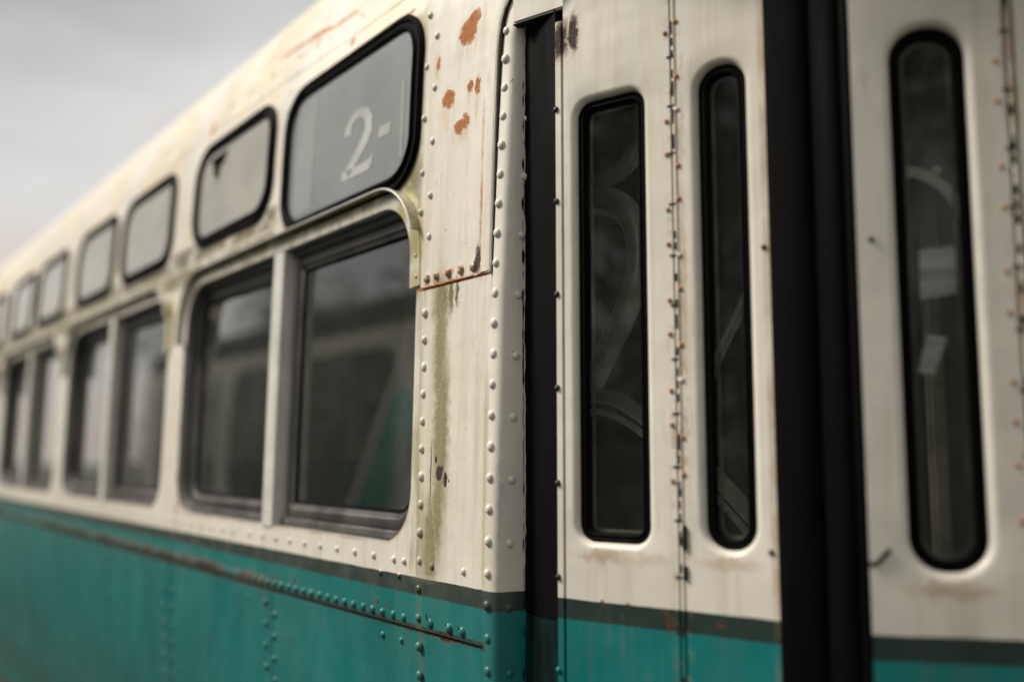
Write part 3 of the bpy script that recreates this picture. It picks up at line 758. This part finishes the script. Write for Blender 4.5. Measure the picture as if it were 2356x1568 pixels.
sweep(bm, pz, [N3B] * 4, [(-.004, -.002), (-.003, .002), (.003, .002), (.004, -.002)]); link('chipped_scar', bm, M['grime'], l3)
bm = bmesh.new(); bar(bm, LA, N3A, .322, .331, -.20, -.15, -.002, .007, .002); bar(bm, LA, N3A, .324, .331, -.262, -.232, -.002, .006, .002)
link('broken_catch', bm, M['grime'], l2)

# wide black rubber where the two pairs of leaves meet
def strip(name, pts, z0, z1, mat, seg=26, jit=0, parent=ROOT, label=None):
    bm = bmesh.new(); R = []
    for i in range(seg + 1):
        z = z0 + (z1 - z0) * i / seg
        R.append([bm.verts.new(Vector((p[0], p[1], z)) + (Vector((1, .3, 0)) * jit * (mnoise.noise(Vector((j * 1.7, 0, z * 14))) + .6 * mnoise.noise(Vector((j, 3, z * 41)))) if (jit and j in (0, 1, 2)) else Vector())) for j, p in enumerate(pts)])
    for a_, b_ in zip(R, R[1:]):
        for j in range(len(pts) - 1): bm.faces.new([a_[j], a_[j + 1], b_[j + 1], b_[j]])
    bmesh.ops.recalc_face_normals(bm, faces=bm.faces)
    return link(name, bm, mat, parent, sharp=50, label=label)
Hp, Ip = Vector((-.6935, -.2170)), Vector((-.8875, -.2310))
def bulge(a_, b_, h, n_=7, e=.6):
    d = b_ - a_; nn = Vector((-d.y, d.x)).normalized(); nn = nn if nn.y > 0 else -nn
    return [a_ + d * i / n_ + nn * h * max(0, sin(pi * i / n_)) ** e for i in range(n_ + 1)]
m_ = Hp.lerp(Ip, .52)
nn_ = Vector((-.07, .99))
strip('door_edge_rubber', [Hp + Vector((.0, -.03))] + bulge(Hp, m_ - nn_ * .012, .016) + [m_ - nn_ * .04], -1.7, 1.1, M['rubber'], label='left half of the wide black rubber between the door pairs')
strip('door_edge_rubber', [m_ - nn_ * .04] + bulge(m_ - nn_ * .012, Ip - (Ip - m_) * .25, .014) + bulge(Ip - (Ip - m_) * .24 - nn_ * .004, Ip, .006, 5) + [Ip + Vector((-.01, -.03))], -1.7, 1.1, M['rubber'], label='right half of the wide black rubber between the door pairs')
# black seal between the post and the first leaf, with a ragged outer edge
E0 = Vector((INN[0] + .002, INN[1] + .004)); E1 = Vector((-.183, -.071))
pts = [E0 + Vector((.010, .006)), E0 + Vector((-.002, .009)), E0 + Vector((-.012, .006)), E0.lerp(E1, .25) + Vector((0, .004)), E0.lerp(E1, .55) + Vector((0, .006)), E0.lerp(E1, .8) + Vector((0, .003)), E1, E1 + Vector((-.01, -.03))]
def seal(z0, z1, mat, lab): return strip('door_seal', pts, z0, z1, mat, 170, .0085, label=lab)
seal(-.375, 1.075, M['rubber_dusty'], 'black rubber door seal with a ragged edge')
g = NG('seal_teal_overpaint'); n = g.noise(1, 4, .6, (50, 50, 4)); g.bsdf(g.mix(g.rng(n, .35, .65), (.002, .028, .027), (.003, .005, .005)), .6, 0, .12, n, .3)
seal(-1.7, -.377, g.m, 'foot of the door seal, overpainted dark teal')
bm = bmesh.new()
pth = [Vector((E0.x + .006 + .003 * mnoise.noise(Vector((0, 0, z * 30))), E0.y + .012 + .002 * mnoise.noise(Vector((5, 0, z * 30))), z)) for z in [-1.3 + i * .012 for i in range(194)]]
tube(bm, pth, .0042, 6)
link('sealant_bead', bm, M['rubber_dusty'], ROOT)
bm = bmesh.new()
for z0, l_, dn in ((.66, .05, -.6), (.38, .03, -.3), (.36, .04, -.8), (.235, .03, 1.0), (.155, .04, -.2), (.30, .05, -1.5), (.84, .04, -1.6), (.72, .05, -1.9), (.95, .05, -1.2)):
    p0 = Vector((E0.x + .004, E0.y + .014, z0)); pa = [p0 + Vector((.25 * l_ * t, .6 * l_ * t, dn * l_ * .4 * t + .006 * sin(3 * t))) for t in (0, .3, .6, 1)]
    tube(bm, pa, .0007, 5)
link('loose_thread', bm, M['grime'], ROOT)

# header over the doorway
ZH = 1.072
def LH(t, z, o=0): q = Vector((-.060, -.032)) + DA * t + NA * o; return Vector((q.x, q.y, z))
bm = bmesh.new(); bar(bm, LH, N3A, .0, 1.3, ZH, 1.30, -.035, .0, .004); link('door_header', bm, M['paint'], ROOT)
bm = bmesh.new(); bar(bm, LH, N3A, .0, 1.3, ZH - .004, ZH - .0005, -.030, -.002, .001); link('header_rust_edge', bm, M['grime'], ROOT)
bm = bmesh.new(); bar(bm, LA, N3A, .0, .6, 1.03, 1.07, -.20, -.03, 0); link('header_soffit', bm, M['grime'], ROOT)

# ------------------------------------------------------------------ interior
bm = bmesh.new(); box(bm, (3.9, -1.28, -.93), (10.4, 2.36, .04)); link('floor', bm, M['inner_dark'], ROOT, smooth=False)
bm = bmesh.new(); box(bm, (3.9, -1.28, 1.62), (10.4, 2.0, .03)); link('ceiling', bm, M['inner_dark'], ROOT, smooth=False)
FW = -2.50
fh = [rrect(.37 + PITCHW * k, 2.30 + PITCHW * k, -.30, .93, .14) for k in range(-1, 4)]
bm = sheet([(-2.0, -.95), (REAR, -.95), (REAR, 1.62), (-2.0, 1.62)], fh, lambda s, z, o: Vector((s, FW + o, z)), (.3, .2), .05, .15)
link('far_side_wall', bm, M['inner'], ROOT)
for k in range(-1, 4):
    bm = sheet(fh[k + 1], [], lambda s, z, o: Vector((s, FW - .02 + o, z)), (.3, .3), .003, .3); link('far_side_pane', bm, M['hazy'], ROOT, smooth=False)
bm = bmesh.new()
for k in range(-1, 4): box(bm, (1.335 + PITCHW * k, FW - .02, .31), (.05, .03, 1.22))
link('far_side_mullion', bm, M['rail'], ROOT)
bm = bmesh.new(); box(bm, (3.6, FW + .12, 1.30), (11, .16, .26), None, .03); link('advert_cove', bm, M['inner_dark'], ROOT)
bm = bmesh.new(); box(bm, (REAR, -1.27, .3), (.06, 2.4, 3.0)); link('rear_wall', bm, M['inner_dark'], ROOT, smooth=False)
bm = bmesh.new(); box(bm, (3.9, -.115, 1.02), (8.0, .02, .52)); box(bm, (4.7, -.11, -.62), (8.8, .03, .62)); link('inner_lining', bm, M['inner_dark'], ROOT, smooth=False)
# slanting grey screen behind the first window and teal seat backs
def quadp(name, q, w0, th, mat):
    bm = bmesh.new(); a_ = [bm.verts.new(Vector((s, w0, z))) for s, z in q]; b_ = [bm.verts.new(Vector((s, w0 - th, z))) for s, z in q]
    F_ = [bm.faces.new(a_), bm.faces.new(b_[::-1])] + [bm.faces.new([a_[i], b_[i], b_[(i + 1) % len(q)], a_[(i + 1) % len(q)]]) for i in range(len(q))]
    bmesh.ops.recalc_face_normals(bm, faces=bm.faces)
    bmesh.ops.bevel(bm, geom=list({e for f in F_ for e in f.edges}), offset=.008, segments=2, affect='EDGES')
    return link(name, bm, mat, ROOT)
quadp('draught_screen', [(1.95, -.35), (1.40, .42), (1.30, .80), (.98, .80), (1.0, -.35)], -.55, .03, M['screen'])
quadp('slanting_seat_side', [(1.66, -.35), (1.30, .20), (1.24, .24), (1.20, .19), (1.22, .06), (1.47, -.35)], -.46, .05, M['seat'])
bm = bmesh.new()
def seatback(bm, s0, w0, wd, lean=.45, h=.62):
    pr = []
    for i in range(13):
        t = i / 12; pr.append(Vector((s0 - lean * t * .9 + .04 * sin(t * pi), w0, -.42 + h * t)))
    sweep(bm, pr, [Vector((1, 0, .3))] * 13, [(-wd / 2, -.025), (-wd / 2, .025), (-wd / 2 + .03, .045), (wd / 2 - .03, .045), (wd / 2, .025), (wd / 2, -.025)])
def seatcush(bm, s0, w0, wd): box(bm, (s0 + .22, w0, -.44), (.46, wd, .12), None, .03)
for i, s0 in enumerate((2.35, 3.25, 4.15, 5.1, 6.0)):
    bm = bmesh.new(); seatback(bm, s0, -.80, .70, .12, .36); seatcush(bm, s0, -.80, .70)
    link('seat', bm, M['seat_dark'], ROOT)
# curved bars standing in for reflections in the door glass, and dash trim
def AX(t, z, o): return LA(t, z, o)
def bez(P, n_=20):
    out = []
    P = [P[0]] + P + [P[-1]]
    for i in range(1, len(P) - 2):
        for k in range(n_):
            t = k / n_; p0, p1, p2, p3 = P[i - 1], P[i], P[i + 1], P[i + 2]
            out.append(tuple(.5 * ((2 * p1[c]) + (-p0[c] + p2[c]) * t + (2 * p0[c] - 5 * p1[c] + 4 * p2[c] - p3[c]) * t * t + (-p0[c] + 3 * p1[c] - 3 * p2[c] + p3[c]) * t ** 3) for c in (0, 1)))
    out.append(P[-2]); return out
def rail(fm, n3, P, o, sec, mat, name, label=None):
    path = [fm(p[0], p[1], o) for p in bez(P)]
    bm = bmesh.new(); sweep(bm, path, [n3] * len(path), sec); return link(name, bm, M[mat], ROOT, label=label)
arcP = [(-.30, .10), (-.12, .134), (-.03, .124), (.057, .077), (.153, .010), (.25, -.071), (.342, -.165), (.42, -.25)]
rail(LA, N3A, arcP, -.30, [(-.034, -.004), (-.034, .004), (.0, .004), (.0, -.004)], 'rail', 'dash_rim')
rail(LA, N3A, arcP, -.295, circ(.0035, 6, .002, 0), 'steel', 'dash_bead')
rail(LA, N3A, [(p[0], p[1] - .028) for p in arcP], -.294, [(-.009, -.002), (-.009, .003), (.007, .003), (.007, -.002)], 'steel', 'dash_trim')
for t, z in ((-.035, .094), (.285, -.134)):
    bm = bmesh.new(); dome(bm, LA(t, z, -.290), N3A, .006, .004); link('dash_screw', bm, M['steel'], ROOT)
rail(LA, N3A, [(-.30, .70), (-.12, .69), (-.04, .672), (.02, .63), (.05, .55), (.045, .45), (.005, .35), (-.05, .26), (-.10, .17)], -.30, circ(.030, 12), 'rail', 'grab_rail')
rail(LA, N3A, [(-.25, .655), (-.121, .652), (-.053, .640), (.0, .60), (.018, .54), (.012, .45), (-.03, .36), (-.08, .27)], -.315, circ(.013, 10), 'inner', 'grab_rail')
rail(LA, N3A, [(-.30, .74), (-.114, .728), (-.038, .728), (.023, .756), (.059, .814), (.068, .90)], -.30, circ(.024, 12), 'rail', 'mirror_arm')
rail(LA, N3A, [(.16, .02), (.252, .223), (.323, .355), (.36, .47), (.37, .9)], -.32, circ(.012, 10), 'rail', 'grab_rail')
bm = bmesh.new(); dome(bm, LA(-.07, .835, -.31), N3A, .095, .03, 24, 5); link('round_mirror', bm, M['hole'], ROOT)  # black disc standing in for the dark blob in the reflection
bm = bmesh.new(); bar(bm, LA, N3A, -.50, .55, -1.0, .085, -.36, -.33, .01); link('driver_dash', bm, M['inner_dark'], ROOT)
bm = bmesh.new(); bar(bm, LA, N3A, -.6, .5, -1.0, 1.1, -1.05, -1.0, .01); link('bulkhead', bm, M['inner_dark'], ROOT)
# behind the third leaf: dull panel with an arched opening, a notice and a pale plate standing in for a reflection
op = [(.03, -.3), (.235, -.3), (.235, .40), (.222, .458), (.197, .513), (.157, .549), (.11, .565), (.03, .57)]
bm = sheet([(.0, -1.0), (.55, -1.0), (.55, 1.05), (.0, 1.05)], [op], lambda t, z, o: LB(t, z, -.15 + o), (.1, .1), .006, .03)
link('bulkhead', bm, M['drab'], ROOT)
rail(LB, N3B, [(.10, .568), (.121, .565), (.157, .553), (.199, .516), (.226, .460), (.238, .396), (.240, .2), (.240, -.25)], -.148, [(-.012, -.002), (-.012, .004), (.010, .004), (.010, -.002)], 'inner', 'arch_trim')
bm = bmesh.new(); bar(bm, LB, N3B, -.1, 1.2, -1.0, 1.05, -.75, -.72, .01); link('driver_screen', bm, M['inner_dark'], ROOT)  # dark wall added to cover bright sky seen through the opening
bm = bmesh.new(); dome(bm, LB(.13, .80, -.149), N3B, .036, .012); link('rubber_grommet', bm, M['grime'], ROOT)
bm = bmesh.new(); dome(bm, LB(.185, .795, -.149), N3B, .009, .006); link('bulkhead_hole', bm, M['grime'], ROOT)
bm = bmesh.new(); dome(bm, LB(.178, .565, -.149), N3B, .010, .006); link('bulkhead_screw', bm, M['inner'], ROOT)
bm = bmesh.new(); bar(bm, LB, N3B, .165, .20, -1.0, .9, -.32, -.28, .008); link('stanchion', bm, M['rail'], ROOT)
bm = bmesh.new(); v = [bm.verts.new(LB(t, z, o)) for o in (-.036, -.034) for t, z in ((.117, .288), (.190, .299), (.192, .392), (.119, .382))]
for f in ((3, 2, 1, 0), (4, 5, 6, 7), (0, 1, 5, 4), (1, 2, 6, 5), (2, 3, 7, 6), (3, 0, 4, 7)): bm.faces.new([v[i] for i in f])
link('paper_notice', bm, M['paper'], ROOT, smooth=False)
bm = bmesh.new(); v = [bm.verts.new(LB(t, z, o)) for o in (-.038, -.034) for t, z in ((.107, .152), (.135, .147), (.161, .215), (.127, .222))]
for f in ((3, 2, 1, 0), (4, 5, 6, 7), (0, 1, 5, 4), (1, 2, 6, 5), (2, 3, 7, 6), (3, 0, 4, 7)): bm.faces.new([v[i] for i in f])
link('small_white_plate', bm, M['paper'], ROOT, smooth=False)
# ------------------------------------------------------------------ ground
def tagst(o, lab=None):
    o['kind'] = 'structure'
    if lab: o['label'] = lab
g = NG('gravel_yard'); n = g.noise(.6, 5, .6); n2 = g.noise(40, 4, .7)
g.bsdf(g.mix(g.rng(n, .35, .65), g.mix(n2, (.045, .042, .036), (.10, .095, .08)), (.035, .05, .022)), .9, 0, .3, n2, .5, .02)
bm = bmesh.new(); R_ = 900; vs = [bm.verts.new((x_, y_, 0)) for x_, y_ in ((-R_, -R_), (R_, -R_), (R_, R_), (-R_, R_))]; bm.faces.new(vs)
gd = link('ground', bm, g.m, None, False); tagst(gd)

# ------------------------------------------------------------------ trees
g = NG('leaves'); oi = g.nd('ShaderNodeObjectInfo'); n = g.noise(1.1, 3)
b_ = g.bsdf(g.mix(g.rng(n, .35, .65), (.030, .060, .018), (.075, .11, .030)), .6, 0, .3)
M['leaf'] = g.m
def tree(pos, h, r, label, seed, cnt=5200):
    rnd = random.Random(seed)
    root = bpy.data.objects.new('tree', None); COL.objects.link(root); root.location = pos
    root['label'] = label; root['category'] = 'tree'; root['group'] = 'trees around the yard'
    bm = bmesh.new()
    def limb(p0, p1, r0, r1):
        k = 5; rings = []
        d = (p1 - p0).normalized(); a_ = d.orthogonal().normalized(); b2 = d.cross(a_)
        for i in range(k + 1):
            t = i / k; p = p0.lerp(p1, t) + Vector((mnoise.noise(p0 + Vector((t * 2, seed, 0))), mnoise.noise(p0 + Vector((0, t * 2, seed))), 0)) * .25 * t; rr = r0 + (r1 - r0) * t
            rings.append([bm.verts.new(p + (a_ * cos(2 * pi * q / 8) + b2 * sin(2 * pi * q / 8)) * rr) for q in range(8)])
        for x_, y_ in zip(rings, rings[1:]):
            for q in range(8): bm.faces.new([x_[q], x_[(q + 1) % 8], y_[(q + 1) % 8], y_[q]])
    limb(Vector((0, 0, -.1)), Vector((0, 0, h * .55)), .22, .12)
    cl = []
    for i in range(11):
        an = rnd.uniform(0, 2 * pi); rr = r * rnd.uniform(.3, .85); zz_ = h * rnd.uniform(.22, .92); c = Vector((rr * cos(an), rr * sin(an), zz_)); cl.append((c, r * rnd.uniform(.3, .5)))
        limb(Vector((0, 0, h * rnd.uniform(.3, .5))), c, .07, .02)
    t_ = link('trunk', bm, M['bark'], root)
    bm = bmesh.new()
    for i in range(cnt):
        c, cr_ = rnd.choice(cl); v = Vector((rnd.gauss(0, 1), rnd.gauss(0, 1), rnd.gauss(0, .8))); v = v.normalized() * cr_ * rnd.uniform(.4, 1.15)
        p = c + v; s_ = rnd.uniform(.07, .14); n3 = Vector((rnd.gauss(0, 1), rnd.gauss(0, 1), rnd.gauss(.5, 1))).normalized(); a_ = n3.orthogonal().normalized(); b2 = n3.cross(a_)
        bm.faces.new([bm.verts.new(p + a_ * s_), bm.verts.new(p + b2 * s_ * .5), bm.verts.new(p - a_ * s_), bm.verts.new(p - b2 * s_ * .5)])
    link('crown', bm, M['leaf'], root, False)
def W2(s, w_): return ROOT.location + U * s + N * w_
labs = ['bushy green tree seen through the front half of the nearest side window', 'dark tree seen through the rear half of the nearest side window',
        'tree seen through the second side window', 'tree seen through the farthest side window']
for i, (s, w_, h, r) in enumerate(((9.5, -6.6, 5.2, 3.0), (15, -8.0, 6.0, 3.4), (21, -9, 6.4, 3.6), (29, -12, 7.2, 4.2))):
    p = W2(s, w_); tree(Vector((p.x, p.y, 0)), h, r, labs[i], 20 + i, 5200)
labs2 = ['tall tree across the yard opposite the first door leaf', 'tree across the yard opposite the nearest side window', 'broad tree across the yard opposite the second side window', 'farthest tree across the yard, beyond the rear of the tram', 'tree across the yard ahead of the tram', 'low leafy tree growing close beside the rear half of the tram', 'low leafy tree growing close beside the tail of the tram']
for i, (s, w_, h, r) in enumerate(((1.5, 8.5, 7.0, 3.2), (9, 9.0, 6.5, 3.2), (16, 9.5, 6.5, 3.4), (24, 9, 7, 3.8), (-7.5, 6, 6.5, 3.0))):  # unseen trees, added for dark reflections and to block low sky
    p = W2(s, w_); tree(Vector((p.x, p.y, 0)), h, r, labs2[i], 40 + i, 5600)

# ------------------------------------------------------------------ unseen bus added for its reflection and to shade the low sky
bus = bpy.data.objects.new('parked_bus', None); COL.objects.link(bus); bus.rotation_euler = ROOT.rotation_euler
p = W2(0, 4.0); bus.location = (p.x, p.y, 0)
bus['label'] = 'cream bus with a dark roof parked alongside, mirrored in the large side windows'; bus['category'] = 'bus'
M['bus_cream'] = simple('bus_cream_paint', (.80, .77, .70), .4, 0, .4, .2, 1.5, .1)
M['bus_teal'] = simple('bus_teal_paint', (.01, .12, .11), .4, 0, .4, .2, 1.5, .1)
M['bus_roof'] = simple('bus_roof_paint', (.035, .030, .036), .6, 0, .3, .3, 1.5, .1)
M['bus_pane'] = simple('bus_dark_pane', (.008, .022, .010), .3, 0, .4, .6, .8, .05)
def low(o): o.location = UPV; return o
S0, S1 = 3.6, 17.4
bh = [rrect(4.5, 7.3, -.60, 1.42, .36), rrect(7.75, 13.0, -.60, 1.42, .45), rrect(13.45, 16.4, -.60, 1.42, .36)]
def BS(s_, z_, o=0): return Vector((s_, -o, z_))
def part(name, bm, m): 
    bmesh.ops.recalc_face_normals(bm, faces=bm.faces); return low(link(name, bm, m, bus))
part('side', sheet([(S0, -.75), (S1, -.75), (S1, 1.68), (S0, 1.68)], bh, BS, (.6, .3), .04, .2), M['bus_cream'])
part('skirt', sheet([(S0, -1.6), (S1, -1.6), (S1, -.755), (S0, -.755)], [], BS, (.6, .3), .04, .4), M['bus_teal'])
for h_ in bh: part('window', sheet(h_, [], lambda a_, b2, o: BS(a_, b2, o - .05), (.6, .3), .01, .2), M['bus_pane'])
bm = bmesh.new(); pr = [(1.25 * (1 - cos(pi * i / 14)) , 1.69 + .68 * sin(pi * i / 14) ** .7) for i in range(15)]
ra = [[bm.verts.new((s_, q[0], q[1])) for q in pr] for s_ in (S0, S1)]
for j in range(14): bm.faces.new([ra[0][j], ra[1][j], ra[1][j + 1], ra[0][j + 1]])
bm.faces.new(ra[0]); bm.faces.new(ra[1][::-1]); part('roof', bm, M['bus_roof'])
bm = bmesh.new(); box(bm, ((S0 + S1) / 2, 1.3, .04), (S1 - S0 - .02, 2.4, 3.24), None, .1); part('body', bm, M['bus_teal'])
for sx in (5.6, 14.9):
    for wy in (.14, 2.36):
        bm = bmesh.new(); bmesh.ops.create_cone(bm, cap_ends=True, segments=28, radius1=.46, radius2=.46, depth=.26, matrix=Matrix.Translation((sx, wy, -1.59)) @ Matrix.Rotation(pi / 2, 4, 'X'))
        part('wheel', bm, M['rubber'])
